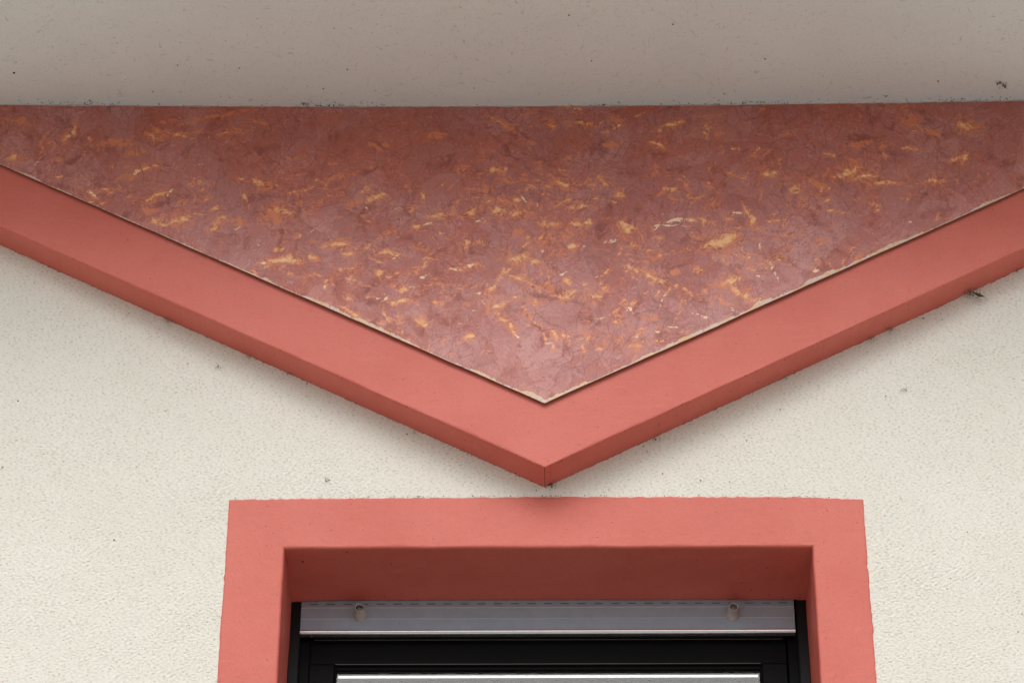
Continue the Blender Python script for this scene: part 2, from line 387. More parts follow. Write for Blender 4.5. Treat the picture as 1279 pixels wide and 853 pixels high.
# stucco wall : dense relief where the camera can look, plain beyond
def build_wall():
    st = .0022; x0, x1, zb, zt = -1.45, 1.45, -.50, .95
    xs = np.arange(x0, x1+st/2, st); zs = np.arange(zb, zt+st/2, st)
    nc, nr = len(xs), len(zs); rng = np.random.RandomState(3)
    w = rng.standard_normal((nr, nc)); fx = np.fft.rfftfreq(nc, st); fz = np.fft.fftfreq(nr, st)
    K = np.sqrt((fx[None, :]*1.75)**2 + (fz[:, None]*.86)**2)
    H = np.fft.irfft2(np.fft.rfft2(w)*np.exp(-((K-145)/68)**2), s=(nr, nc)); H /= H.std()
    L = np.fft.irfft2(np.fft.rfft2(rng.standard_normal((nr, nc)))*np.exp(-(K/6)**2), s=(nr, nc)); L /= L.std()
    Hn = np.tanh(H*.75)
    X, Z = np.meshgrid(xs, zs)
    sink = (np.abs(X+.0046) < .650) & (Z < .105)
    amp = .00092*(1+.12*L)
    fade = sstep(0, .03, X-x0)*sstep(0, .03, x1-X)*sstep(0, .03, Z-zb)
    Y = -(Hn*amp + .0004*L)*fade*1.0 + .0003 + .006*sink
    pit_shade = np.clip(-H*.55, 0, 1.3)
    d = vline(X) - Z                      # distance below the V
    wob = .0002 + .0018*fbm(X*150, X*0+3, 5, 2) + .0045*np.clip(fbm(X*55, X*0, 9, 2)-.35, 0, 1)
    paint = np.clip(.5 + (wob-d)/.0022, 0, 1)
    keepv = d > -.012
    hole = (np.abs(X) < HW+.05) & (Z < .05)
    keep = keepv & ~hole
    Fc = grid_faces(nr, nc); k = keep.ravel()
    Fc = Fc[k[Fc].all(1)]
    used = np.zeros(nr*nc, bool); used[Fc.ravel()] = True; idx = -np.ones(nr*nc, int); idx[used] = np.arange(used.sum())
    V = np.stack([X.ravel(), Y.ravel(), Z.ravel()+Z0], 1)[used]; Fc = idx[Fc]
    pa = paint.ravel()[used]; pt = pit_shade.ravel()[used]
    # plain surroundings: quads butted to the dense part
    ex = []; n0 = len(V)
    def quad(a, b, c, e):
        ex.append([(a, -.0002, c), (b, -.0002, c), (b, -.0002, e), (a, -.0002, e)])
    quad(-4.5, x0, 0, Z0+1.9); quad(x1, 4.5, 0, Z0+1.9)
    quad(x0, -HW-.05, 0, Z0+zb); quad(HW+.05, x1, 0, Z0+zb); quad(-HW-.05, HW+.05, 0, Z0-1.32)
    quad(x0, x1, Z0+zt, Z0+1.9)
    E = np.array(ex).reshape(-1, 3); FE = np.arange(len(E)).reshape(-1, 4)+n0
    me = np_mesh('wall', np.vstack([V, E]), np.vstack([Fc, FE]))
    attr(me, 'paint', np.concatenate([pa, np.zeros(len(E))])); attr(me, 'pit_shade', np.concatenate([pt, np.full(len(E), .1)]))
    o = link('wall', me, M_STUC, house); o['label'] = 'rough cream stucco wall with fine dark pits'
build_wall()

# V shaped band
def build_band():
    prof = [(.008, 0)] + [(y, 0) for y in np.linspace(.003, -P+.004, 15)]
    prof += [(-P+.004-.004*math.sin(a), .004-.004*math.cos(a)) for a in np.linspace(.3, 1.57, 5)]
    prof += [(-P, h) for h in np.concatenate([np.linspace(.010, .19, 24), [.35, .8]])]
    prof = np.array(prof); n = len(prof)
    tt = np.concatenate([np.arange(0, 1.45, .004), np.linspace(1.47, 1.9, 8)])
    V = []; Fs = []; off = 0
    for s, sl in ((-1, SL), (1, SR)):
        T, I = np.meshgrid(tt, np.arange(n), indexing='ij')
        yy = prof[I, 0].copy(); hh = prof[I, 1]
        X = VX + s*T
        e = .0009*fbm(X*9, X*0, 31, 3)*sstep(0, .02, T) + .0005*fbm(X*70, X*0, 33, 2)*sstep(0, .02, T)
        Zz = VZ + sl*T + hh + e*(hh < .02)
        yy += .0006*fbm(X*12, Zz*12+yy*40, 35, 3)*(hh > .003) + .0006*fbm(X*60, X*0, 36, 2)*((hh > 0) & (hh < .006))
        Zz = Zz + .0005*fbm(X*40, yy*60, 37, 2)*(hh < .001)
        V.append(np.stack([X.ravel(), yy.ravel(), Zz.ravel()+Z0], 1))
        Fs.append(grid_faces(len(tt), n, flip=(s < 0), off=off)); off += T.size
    # top of the gable board behind the soffit
    me = np_mesh('gable_band', np.vstack(V), np.vstack(Fs))
    o = link('gable_band', me, M_BAND, house); o['label'] = 'salmon painted V shaped trim band with darker underside'
build_band()

# marbled gable panel
STR = '-1192 1083 30.3 13.8 0 0 7;-1075 1048 18 6.1 60 1 9;-1063 1075 14.7 2.3 70 0 7;-1113 1018 7.1 6.8 0 1 5;-1033 1034 3.6 5.3 95 1 6;-1137 1007 24.8 3.9 91 0 8;-1139 967 26.3 2.5 83 2 4;-1205 980 13.5 11.4 55 1 5;-1178 974 14.5 9.8 -13 0 9;-1097 972 7.9 9 0 0 6;-970 1020 33.4 16 6 0 9;-922 992 21 18.2 13 0 5;-889 1040 7.1 9.1 0 1 8;-844 1038 51.4 9.1 0 0 10;-827 1039 26.6 4.5 0 1 6;-860 1084 16 8 0 0 6;-906 943 28 5.8 19 1 9;-919 935 8.7 6.8 13 2 7;-1093 924 16.7 4 0 1 6;-1023 885 26.3 3.8 -43 2 6;-1017 874 13.4 4.1 -30 1 8;-974 890 15.6 3.6 15 1 7;-969 954 10.6 11.2 0 0 4;-868 867 22.6 5.8 15 1 9;-839 877 11.6 4.8 54 2 8;-811 851 7 5.3 25 1 6;-879 825 6.6 22.7 90 0 9;-859 794 16.6 12.3 -24 1 6;-811 803 27.7 11 19 1 8;-777 816 15.6 5.5 0 1 7;-1066 1109 14.3 5.8 0 0 5;-792 1087 10.7 6.9 0 0 8;-746 1096 58.5 6.9 4 0 8;-646 1072 27.4 7.8 -15 0 9;-736 1042 22.9 4.1 10 1 5;-779 955 10.7 2.2 25 2 5;-563 976 19.3 11.3 12 0 4;-646 905 11.6 10.1 -35 1 7;-626 899 23.3 8.7 -15 0 6;-670 859 14.6 4.4 -55 1 8;-774 908 5.3 5.3 0 1 5;-761 866 19.2 8.8 0 0 6;-735 835 8.8 6.5 25 1 7;-777 816 12.2 4.4 0 1 7;-591 823 26.6 10.8 -13 1 6;-618 808 19 23.4 76 0 7;-726 800 20.6 12.2 48 1 5;-687 796 17.2 15.9 -35 0 8;-683 776 7.6 3.9 53 2 8;-735 776 10.3 5.3 12 1 8;-468 918 33.2 7.6 5 0 8;-454 918 8.8 5.3 0 1 4;-482 956 10.5 3.6 6 0 8;-385 942 10 5.9 -46 1 5;-385 1005 15.8 8.1 -41 0 8;-360 1014 8.5 9.4 67 0 7;-402 882 10 11.6 58 1 6;-382 860 21.1 9.2 47 1 8;-402 833 7.6 2.8 -36 2 7;-429 842 22.6 19.8 0 0 5;-445 1007 45.9 43.1 0 3 8;-490 1085 35.5 18.3 0 3 6;-462 807 4.3 15.8 84 0 5;-246 1036 19.4 11.4 6 0 9;-312 1016 35.8 11.2 19 3 8;-358 1009 7.1 9 0 0 8;-271 1086 19.5 3.2 0 0 6;-324 1074 4.3 4.6 0 1 4;-90 1069 30.1 8.6 -31 0 9;-105 1073 16.6 5.3 -25 1 6;-122 1088 8.9 6 0 1 5;-55 1092 14.4 5 15 0 9;-41 1062 12.4 4.6 0 0 9;11 1073 13.6 10.7 82 0 10;9 1064 8.8 5.9 0 1 6;-34 1110 10.7 3.7 0 1 5;59 1114 19.5 4.6 0 1 6;62 1102 17.7 4.1 0 0 9;-118 937 12.4 7.5 -10 1 9;-92 939 7.6 4.4 66 1 6;-118 994 9.4 6.3 36 0 6;-21 955 8.8 6.7 0 0 6;33 899 20.7 6 -61 1 7;36 846 17.6 6.1 15 1 7;69 833 17.4 5.3 0 1 7;-151 925 4.4 8.8 83 0 5;-195 852 19.5 4.2 79 1 5;-274 861 12.3 4.5 -56 1 7;-67 854 7.2 6.4 -25 1 9;-107 821 12.1 13.2 0 1 9;-167 819 13.9 10.1 0 1 6;-65 816 15.7 10.9 12 1 6;-145 880 22.7 28.8 0 0 6;-89 853 28.9 17 -25 0 6;-332 826 8.7 8.8 0 2 4;-298 826 10.7 5.6 25 1 6;-242 810 19.3 8.6 18 1 5;-290 779 8.7 5.2 0 1 7;-266 785 8.8 4.7 18 2 8;-1 783 19 10.9 0 1 8;63 783 10.4 8.7 0 1 7;51 1009 45.8 38.5 0 3 6;-118 1014 45.8 20.4 0 3 4;-212 881 13.2 24.6 83 3 6;82 1071 19.5 5.5 0 1 7;154 1083 17.1 12.8 -37 0 8;163 1063 11.5 2.9 36 2 4;148 1008 15.9 13.5 6 0 10;276 1064 16.5 5.3 22 1 9;299 1074 10.8 3.6 12 1 7;256 1048 5.9 8.8 85 1 7;254 1029 4.5 5.3 85 0 7;248 1008 20.5 5.1 -35 1 8;360 1050 15.7 10.8 73 1 7;386 1036 10.6 11.4 0 0 10;361 1080 13.1 11.1 64 1 3;420 995 10.5 5.9 0 1 6;465 975 10.8 8.8 -26 0 9;490 1109 15.5 9.2 64 0 7;423 919 17.6 8.8 -19 0 9;435 912 7.1 3.5 -26 1 5;494 923 14 11.1 0 1 6;129 905 16.1 6.5 -55 1 7;161 863 10.4 13.2 0 1 5;275 882 14.2 8.7 15 1 6;254 869 10.9 6.4 24 0 8;333 858 15.6 4 0 1 8;281 853 10.7 4.3 -25 0 8;280 792 26.1 6.1 7 2 8;319 794 10.4 3.9 0 1 8;265 779 33.1 2.6 10 2 6;172 778 14.7 10.2 -37 1 9;446 802 24.1 4.9 -63 1 8;419 813 10.4 3.5 -10 2 7;402 794 6.9 6.5 0 1 6;76 833 14 5.2 -13 1 7;89 787 10 7.5 -57 1 6;362 939 3.1 4 0 1 7;314 902 11.8 3.9 -53 0 6;241 931 21.4 7.3 65 0 5;313 998 60.1 22.5 6 3 5;210 1108 42.6 13.8 0 3 7;502 925 8.7 10.3 0 1 7;671 924 23.6 10.7 40 1 9;710 913 18.3 7.2 22 1 8;708 913 9.1 4.2 22 2 7;756 896 19.5 6.1 10 1 8;730 835 9.7 8.8 0 1 6;856 901 12.1 7.6 -7 1 9;879 901 9.2 6.3 -44 1 6;912 903 5.2 6.7 0 1 5;550 881 13.1 12.3 71 1 6;601 894 26.9 12.9 -32 0 9;628 816 9.5 3.5 -13 1 9;652 813 10.3 3.5 -7 1 7;503 789 13.8 5.7 0 1 7;634 977 12.3 4.5 0 1 6;699 1005 24.2 12.8 24 0 8;754 971 8.7 9 63 1 4;762 1004 17.5 18.3 35 0 5;822 1070 17.6 20.6 0 0 8;829 1042 12.3 6.8 0 1 6;869 1035 15.8 11.3 0 0 9;801 995 2.7 17.5 85 1 7;820 990 10.8 3.1 12 1 6;849 1045 4.2 11.4 -69 1 4;942 1058 15.9 13.7 0 1 7;913 963 11.4 5.3 29 1 6;934 967 11.7 8 35 1 7;542 1033 10.6 9.1 0 0 7;521 956 10.8 12.7 64 1 3;801 787 4.1 5.2 0 2 6;817 1113 15.9 11.5 0 0 6;537 1078 53 13.7 0 3 3;657 1087 42.4 36.7 0 3 6;857 1104 53.1 11.5 0 3 5;-462 732 19.2 5.6 22 1 9;-289 780 8.7 4.8 0 1 9;-265 786 8.8 4.7 18 1 9;-270 765 8.8 3.4 -13 1 5;-330 749 4.5 3 0 2 7;-348 704 20.9 9.4 -10 1 8;-437 703 8.6 5.6 0 1 7;-392 723 15.5 5.2 0 1 5;-586 684 26.1 8.5 -10 1 8;-557 690 16.6 10 -30 1 7;-586 716 10.3 5.2 0 1 6;-621 682 3.4 10.4 85 2 6;-635 732 5.3 1.6 -35 2 6;-514 696 10.3 6.4 0 1 8;-497 692 10.3 8.6 0 0 7;-427 636 10.3 10.6 0 1 6;-399 623 21.4 8.1 -24 0 8;-448 658 11.6 11.3 57 1 4;-364 651 10.3 10.7 0 1 7;-432 581 11.1 5.1 -35 1 5;-322 574 22.1 7.2 6 1 9;-335 615 6.8 5.1 0 1 7;-311 606 8.4 13.8 83 1 6;-273 638 5.1 5.1 0 2 8;-294 653 18.8 10.7 0 1 3;-353 581 10.7 2 36 2 6;-369 583 5.1 2.9 0 2 6;-349 535 11.6 3.3 -50 1 7;-320 537 8.5 8.4 0 1 5;-270 518 21.1 8.4 -50 1 7;-237 574 10.2 6.3 0 0 8;-516 735 10.4 8.7 0 0 6;-420 543 29.3 4.6 -35 1 8;-609 797 26 10.9 0 0 4;-376 778 45 21.8 0 3 6;-186 667 24.3 4.2 18 1 9;-199 661 10.3 3 6 2 9;-170 671 8.6 4.7 12 2 8;-174 731 10.7 10.4 83 1 7;-145 735 12.1 10.8 0 1 5;-64 761 8.6 13.9 82 0 9;-2 785 15.6 8.7 0 1 7;60 784 12.1 6.5 0 1 6;91 786 9.6 9.1 65 1 7;56 720 12.3 7.2 18 1 9;80 723 4.1 7.2 65 2 5;174 773 17.2 11.8 -47 1 10;141 734 10.7 7.1 24 2 6;-61 692 22.5 12.8 12 1 8;-26 679 12.4 8.3 24 1 7;-11 709 4.8 5.6 56 2 7;-90 654 15.8 5 24 1 6;-59 636 24.4 6.2 -19 1 6;-28 613 17.6 4.4 -56 1 7;-124 611 23.9 4.7 41 1 7;-149 597 8.5 5.5 0 2 6;-140 576 15.7 2.6 -56 1 5;-105 565 14.1 6.9 30 1 9;-109 542 6.3 8.5 90 1 8;-92 523 12.1 6.9 -19 1 9;-75 500 17.4 4.4 -56 1 8;-64 477 11.7 2.5 -60 2 8;-168 480 10.1 7.5 0 1 8;-160 549 6.3 4.4 -24 2 7;-189 513 4.5 4.5 -46 2 6;43 591 15.6 10.4 18 1 9;44 627 7.5 7.7 -47 1 7;103 591 16.5 9.8 -41 1 9;122 614 17.8 5.5 -61 1 5;112 641 8.1 2.5 24 2 9;3 609 22.1 12.7 0 0 8;-62 587 13.6 5.5 0 1 7;-26 571 8.4 8.5 90 1 6;12 487 14.8 4.5 -46 1 9;38 481 11.9 6.2 -13 1 9;2 463 10.3 4.1 -18 2 8;-15 506 10.4 5.2 -24 1 6;83 476 12.2 8 24 1 6;116 452 11.8 5.4 0 1 8;153 520 8.4 6.2 0 1 5;179 566 10.2 8.4 0 1 6;182 549 11.1 3.8 -47 2 6;-233 620 25.6 7.2 3 0 9;-178 612 10.2 7.2 0 0 7;-234 568 13.7 9.1 -55 0 8;-174 567 9.8 10.9 -55 0 8;-232 803 13.9 4.4 0 1 5;24 741 86.1 21.7 0 0 4;-45 542 10.2 12.6 0 0 4;179 773 16 12.7 -25 1 9;264 776 31.2 3.5 6 2 7;285 794 22.6 4.8 6 2 7;318 795 10.4 3.5 0 1 8;383 733 26.5 14.7 18 1 10;368 722 12 12.9 0 1 7;406 795 8.6 5.7 0 1 6;455 791 18.1 4.5 -63 1 9;467 721 12.1 2.6 -67 2 7;484 678 11.6 6.4 -58 1 8;498 644 22.1 2.2 -69 2 8;509 687 10.7 13.7 79 1 5;524 723 12 7.3 -13 0 8;439 691 8.7 5.5 -25 1 7;446 657 10.3 5.5 -13 1 7;460 640 5.1 3.4 0 2 8;225 708 8.6 3.4 0 1 7;182 723 12 8.6 0 1 5;186 661 14.5 5.2 -36 1 8;220 643 20 4 -39 1 9;237 633 22.3 8.5 -13 1 8;281 650 8.5 10.6 0 0 9;326 654 10.2 8.5 0 1 6;279 614 6.8 3.4 0 1 6;400 628 19.6 10.2 24 1 9;419 594 23 9.3 -34 1 7;456 575 10.2 6.3 0 1 7;405 655 10.2 7.7 0 0 7;362 615 15.3 12.7 0 0 6;391 564 20.4 5.4 -13 0 8;404 546 10.3 4.1 -25 2 6;332 531 17 2.9 -15 2 8;181 566 13.9 7 18 1 6;181 545 14.6 2.7 -41 2 5;271 505 11.8 2.5 0 2 5;294 492 10.1 2.9 0 1 6;191 478 5.2 3.6 -25 2 6;186 453 13.4 7 0 1 6;505 790 10.4 5.7 0 0 8;587 676 8.1 5.4 54 1 6;585 652 6.8 8.5 0 2 5;600 725 8.7 4.2 -25 1 5;217 532 23.7 12.5 0 0 6'
def build_panel():
    cols = np.arange(-1.53, 1.5301, .0027); nr = 305; nc = len(cols)
    edge = np.where(cols < VX, PZ+PSL*(VX-cols), PZ+PSR*(cols-VX))
    edge = edge + .0011*fbm(cols*14, cols*0, 51, 3)*sstep(0, .03, abs(cols-VX)) + .0004*fbm(cols*120, cols*0, 52, 2)
    top = soffit_z(cols)+.006; edge = np.minimum(edge, top-.001)
    t = np.linspace(0, 1, nr)[:, None]
    Z = edge[None, :]*(1-t) + top[None, :]*t; X = np.repeat(cols[None, :], nr, 0)
    Y = PY + .0011*fbm(X*3, Z*3, 55, 3)
    S = [list(map(float, s.split())) for s in STR.split(';')]
    rs = random.Random(4)
    for q in range(640):                     # many small feathered touches of glaze, thickest towards the middle
        if q % 5 == 0: hub = (rs.gauss(0, .48)*1e3, rs.triangular(330, 1100, 620), rs.uniform(0, 180))
        x_ = hub[0]+rs.gauss(0, 26); z_ = hub[1]+rs.gauss(0, 20)
        if abs(x_) > 1250: continue
        kd = rs.choice((0, 0, 1, 1, 1)) if q % 23 else 2
        S.append([x_, z_, rs.uniform(4, 15), rs.uniform(1.6, 4.2), hub[2]+rs.gauss(0, 16), kd, rs.uniform(3, 6.5)])
    for q in range(46):                      # broad soft orange clouds
        S.append([rs.gauss(0, .50)*1e3, rs.triangular(400, 1100, 650), rs.uniform(16, 42), rs.uniform(8, 20), rs.uniform(-40, 40), 0, rs.uniform(2.5, 5)])
    ch = {0: np.zeros(X.shape), 1: np.zeros(X.shape), 2: np.zeros(X.shape), 3: np.zeros(X.shape)}
    wx = .008*fbm(X*45, Z*45, 61, 3); wz = .008*fbm(X*45, Z*45, 64, 3)
    for cx, cz, hl, hw, ang, k, s in S:
        k = int(k); cx /= 1e3; cz /= 1e3; hl *= 1.2e-3; hw *= .78e-3; ang += 14*math.sin(cx*917+cz*311); a = math.radians(ang); s /= 10
        m = hl*1.5+hw+.01
        c0, c1 = np.searchsorted(cols, [cx-m, cx+m])
        sub = (slice(None), slice(c0, c1))
        dx = X[sub]+wx[sub]*min(1, hl*40+.2)-cx; dz = Z[sub]+wz[sub]*min(1, hl*40+.2)-cz
        u = (dx*math.cos(a)+dz*math.sin(a))/hl; v = (-dx*math.sin(a)+dz*math.cos(a))/max(hw, .0022)
        v = v - .35*(u*u-.4)*(1 if int(cx*1e3) % 2 else -1)*(hl > hw*2)
        g = np.clip(1.45-np.sqrt(u*u*.8+v*v*.8), 0, 1)**1.25*s*1.5
        if k == 1:
            ch[1][sub] = np.maximum(ch[1][sub], g)
            gg = np.clip(1.3-np.sqrt(u*u*.32+v*v*.07), 0, 1)*s*.95
            ch[0][sub] = np.maximum(ch[0][sub], gg)
        elif k == 2: ch[2][sub] = np.maximum(ch[2][sub], g); ch[1][sub] = np.maximum(ch[1][sub], g*.6)
        else: ch[k][sub] = np.maximum(ch[k][sub], g)
    # broken up along the strokes
    brk = .75+.8*fbm(X*150, Z*150, 71, 3)
    for k in (0, 1, 2): ch[k] *= brk
    red = np.clip(ch[3]*.7 + .16*sstep(.75, 1.1, Z)*sstep(.0, .5, .4+fbm(X*5, Z*5, 75, 3)) + .3*sstep(.2, .6, fbm(X*4, Z*4, 78, 3)+.2), 0, 1)
    den = np.exp(-((X+.02)/.55)**2)*sstep(1.05, .70, Z)
    dist = (Z-edge[None, :])*.882
    wnoise = fbm(cols*26, cols*0, 81, 4); strip = .0016+.0100*np.clip(wnoise+.22, 0, 1)
    strip = strip*np.where(cols < -.62, .45, 1.0)*np.where(abs(cols-.35) < .5, 1.25, 1)
    wear = np.clip(.5+(strip[None, :]-dist)/.004, 0, 1)
    nb = 4
    V = [np.stack([X.ravel(), Y.ravel(), Z.ravel()+Z0], 1)]
    me = np_mesh('gable_panel', V[0], grid_faces(nr, nc))
    for nme, a in (('orange', ch[0]), ('yellow', ch[1]), ('pale', ch[2]), ('red', red), ('density', den), ('wear', wear)): attr(me, nme, a)
    o = link('gable_panel', me, M_PAN, house); o['label'] = 'marbled red panel with orange flecks and a worn pale lower edge'
    # cut edge and back of the sheet
    y0 = Y[0]; e = edge
    Vv = np.concatenate([np.stack([cols, y0+.0001*0, e+Z0], 1), np.stack([cols, y0*0+PY+.0012, e-.0006+Z0], 1), np.stack([cols, y0*0+PY+.0042, e-.0002+Z0], 1),
                         np.stack([cols, y0*0+PY+.0042, top+Z0], 1)])
    me2 = np_mesh('cut_edge', Vv, grid_faces(4, nc, flip=True), smooth=False)
    link('cut_edge', me2, M_PEDGE, o)
build_panel()
b = Parts()
for s in (-1, 1):          # thin packing strips that hold the sheet off the band
    for k in range(6):
        t0 = .12+.24*k; x = VX+s*t0; z = PZ+.536*t0+.035+Z0
        b.box(x-.02, x+.02, PY+.0045, -P-.0008, z, z+.03)
o = b.build('packing_strip', M_PEDGE, house); o['kind'] = 'stuff'

# soffit
def build_soffit():
    xs = np.arange(-2.3, 2.301, .02); ys = np.concatenate([np.arange(.02, -.5, -.006), np.arange(-.52, -.561, -.02)])
    X, Y = np.meshgrid(xs, ys)
    Z = soffit_z(X) + .0012*fbm(X*4, Y*4, 91, 3)*sstep(-.09, -.2, Y) - .0004
    me = np_mesh('soffit', np.stack([X.ravel(), Y.ravel(), Z.ravel()+Z0], 1), grid_faces(len(ys), len(xs)))
    d = (PY-Y)
    br = .80 - d/.10 + .7*fbm(X*2.2, Y*5, 95, 3)
    attr(me, 'brush', np.clip(br, -.5, 1.2)); attr(me, 'joint', np.clip(1.0-d/.012, -.6, 1)*.75+.25*fbm(X*3, Y*0, 97, 2))
    o = link('soffit', me, M_SOF, house); o['label'] = 'grey brown painted soffit with hairline marks and crumbs'
build_soffit()
f = Parts(); f.box(-2.3, 2.3, -.585, -.561, Z0+1.10, Z0+1.32); f.build('fascia_board', M_FASC, house, bevel=.003)
rf = Parts(); rf.box(-2.3, 2.3, -.561, .3, Z0+1.16, Z0+1.30); rf.build('roof_slab', M_DARK, house)

# filler line at the joint of soffit and panel
def build_filler():
    xs = np.arange(-1.52, 1.52, .003); k = 5; V = []
    r = .0016+.0012*np.clip(fbm(xs*60, xs*0, 101, 3), -.6, 1)+.0009*fbm(xs*14, xs*0, 103, 2)
    r = np.clip(r, .0002, .004)
    for a in np.linspace(-.2, 1.77, k):
        V.append(np.stack([xs, PY-.0005-r*np.cos(a)*1.6, soffit_z(xs)+.0006-r*np.sin(a)+Z0], 1))
    V = np.stack(V, 0).reshape(-1, 3)
    me = np_mesh('filler_bead', V, grid_faces(k, len(xs), flip=True))
    o = link('filler_bead', me, M_CAULK, house); o['label'] = 'thin whitish filler line where soffit meets panel'
build_filler()

# window surround (face + reveal), one continuous skin in three mitred runs
def build_surround():
    r = .006
    def prof(bw):
        p = [(bw, .004), (bw-.0003, -.0012), (bw-.0016, -.0022)]
        p += [(u, -.0024) for u in np.linspace(bw-.005, r+.001, 34)]
        p += [(r-r*math.sin(a), -.0024+r-r*math.cos(a)) for a in np.linspace(.15, 1.57, 6)]
        p += [(0, y) for y in np.linspace(.008, D+.0005, 44)] + [(.004, D+.0025), (.02, D+.004)]
        return np.array(p)
    V = []; Fs = []; off = 0
    def emit(X, Y, Z, flip):
        nonlocal off
        outer = Y <= .0045
        jag = .0011*fbm(X*160+Z*160, X*0+Z*90, 111, 2)
        V.append(np.stack([X.ravel(), Y.ravel(), Z.ravel()+Z0], 1)); Fs.append(grid_faces(X.shape[0], X.shape[1], flip=flip, off=off)); off += X.size
    def disturb(X, Y, Z, U, bw, normal_in):
        face = (Y < .0) & (U > r); rev = (Y > .006)
        n = .0005*fbm(X*22, Z*22, 115, 3) + .00022*fbm(X*180, Z*180, 117, 2)
        Y2 = Y - n*face*1.5
        return Y2, n, rev
    # head
    p = prof(BW_T); xs = np.arange(-HW, HW+.001, .004); s = np.linspace(-1, 1, len(xs))
    Up = p[:, 0][:, None]; Yp = p[:, 1][:, None]
    X = np.where(s[None, :] < 0, s[None, :]*(HW+Up*BW_L/BW_T), s[None, :]*(HW+Up*BW_R/BW_T))
    Z = Up + X*0; Y = Yp + X*0; U = Up + X*0
    Y2, n, rev = disturb(X, Y, Z, U, BW_T, None)
    outer = sstep(BW_T-.012, BW_T-.001, U)
    Z = Z + outer*(.0022*fbm(X*110, X*0, 121, 3)+.0035*(1-(X/.66)**2)-.0015-.0065*np.clip((X-.52)/.15, 0, 1)**1.6) + sstep(.012, .0, U)*(.0014*fbm(X*12, Y*20, 123, 3)+.0012*fbm(X*50, Y*50, 124, 2)*rev)
    # plaster sags where it meets the shutter box at both corners
    back = sstep(.15, D, Y)*rev
    Z = Z - back*(.0050*np.exp(-(X+HW)/.06) + .0030*np.exp(-(HW-X)/.09)) - back*.0012*np.clip(fbm(X*70, X*0, 126, 2), 0, 1)
    emit(X, Y2, Z, True)
    # jambs
    zz = np.concatenate([np.linspace(0, -.5, 126), np.linspace(-.52, -1.3, 12)])
    for sgn, bw in ((-1, BW_L), (1, BW_R)):
        p = prof(bw); Up = p[:, 0][:, None]; Yp = p[:, 1][:, None]
        tz = (-zz/1.3)[None, :]
        U = Up + tz*0; top = Up*BW_T/bw
        Z = top*(1-tz) - 1.3*tz; Y = Yp + tz*0
        outer = sstep(bw-.012, bw-.001, U)
        X = sgn*(HW + U + outer*(.0013*fbm(Z*85, Z*0, 131+sgn, 3)*(.35+1.6*sstep(-.1,.4,fbm(Z*17, Z*0, 137+sgn, 2)))+.0020*fbm(Z*9, Z*0, 133, 2)*sstep(0, .03, -tz*-1.3)) )
        X = X + sgn*sstep(.012, .0, U)*.0020*fbm(Z*10, Y*20, 135, 3)*sstep(0, .02, tz)
        w_ = sstep(BW_T-.012, BW_T-.001, Z)
        Z = Z + w_*(.0035*(1-(X/.66)**2)-.0015-.0065*np.clip((X-.52)/.15, 0, 1)**1.6)
        Y2, n, rev = disturb(X, Y, Z, U, bw, None)
        emit(X, Y2, Z, sgn > 0)
    me = np_mesh('window_surround', np.vstack(V), np.vstack(Fs))
    o = link('window_surround', me, M_SAL, house); o['label'] = 'salmon painted plaster frame round the window with deep shaded reveal'
build_surround()
sl = Parts(); sl.box(-HW-.06, HW+.06, -.05, D+.06, Z0-1.36, Z0-1.302); sl.build('window_sill', M_FASC, house, bevel=.004)

# ------------------------------------------------------------------ window (part) > frame, sash, pane ...
win = bpy.data.objects.new('window', None); COL.objects.link(win); win.parent = house; win.location = (0, D, Z0)
win['label'] = 'black framed window with grey glass'
def WP(): return Parts()
YF, YS, YG = .030, .034, .0455        # relative to the shutter plane
ZB = -1.29
def ring(p, xa, xb, zt, zb, w_t, w_s, y0, y1, ch):
    """frame ring of four members with a chamfered inner front edge"""
    # head
    p.xprofile([(y1, zt), (y1, zt-w_t), (y0+ch, zt-w_t), (y0, zt-w_t+ch), (y0, zt)], xa, xb)
    p.xprofile([(y1, zb+w_t), (y1, zb), (y0, zb), (y0, zb+w_t-ch), (y0+ch, zb+w_t)], xa, xb)
    for s, x0, x1 in ((1, xa, xa+w_s), (-1, xb, xb-w_s)):
        z1, z0 = zt-w_t, zb+w_t
        pr = [(x0, y0), (x1-s*ch, y0), (x1, y0+ch), (x1, y1), (x0, y1)]
        n = 5; V = [(a, b, z) for z in (z0, z1) for a, b in pr]
        Fs = [(i, (i+1) % n, n+(i+1) % n, n+i) for i in range(n)] + [tuple(range(n))[::-1], tuple(range(n, 2*n))]
        if s < 0: Fs = [f_[::-1] for f_ in Fs]
        p.add(V, Fs)
p = WP(); ring(p, -.5480, .5480, .03, ZB, .1056, .0405, .030, .100, .0022); p.build('frame', M_BLACK, win)
p = WP(); ring(p, -.5070, .5045, -.0762, ZB+.105, .0618, .0535, .036, .095, .0030); p.build('sash', M_BLACK, win)
p = WP(); ring(p, -.4530, .4505, -.1386, ZB+.166, .0075, .0028, .043, .060, .0012); p.build('glazing_gasket', M_BLACK, win)
p = WP(); p.box(-.4500, .4475, .0520, .0550, ZB+.17, -.1465); p.build('pane', M_GLASS, win)
p = WP(); p.box(-.4480, .4455, .0556, .0640, -.1600, -.1525)
p.build('spacer_bar', M_SHINE, win, bevel=.001)['label'] = 'bright metal strip along the top of the glass'
p = WP(); p.box(-.5, .498, .0345, .0362, -.0782, -.0770); p.build('edge_glint', M_GLINT, win)  # added strip, painted highlight of the upper sash edge
p = WP(); p.box(-.4525, .4500, .0345, .0362, -.1372, -.1362); p.build('edge_glint', M_GLINT, win)  # added strip, painted highlight of the inner sash edge
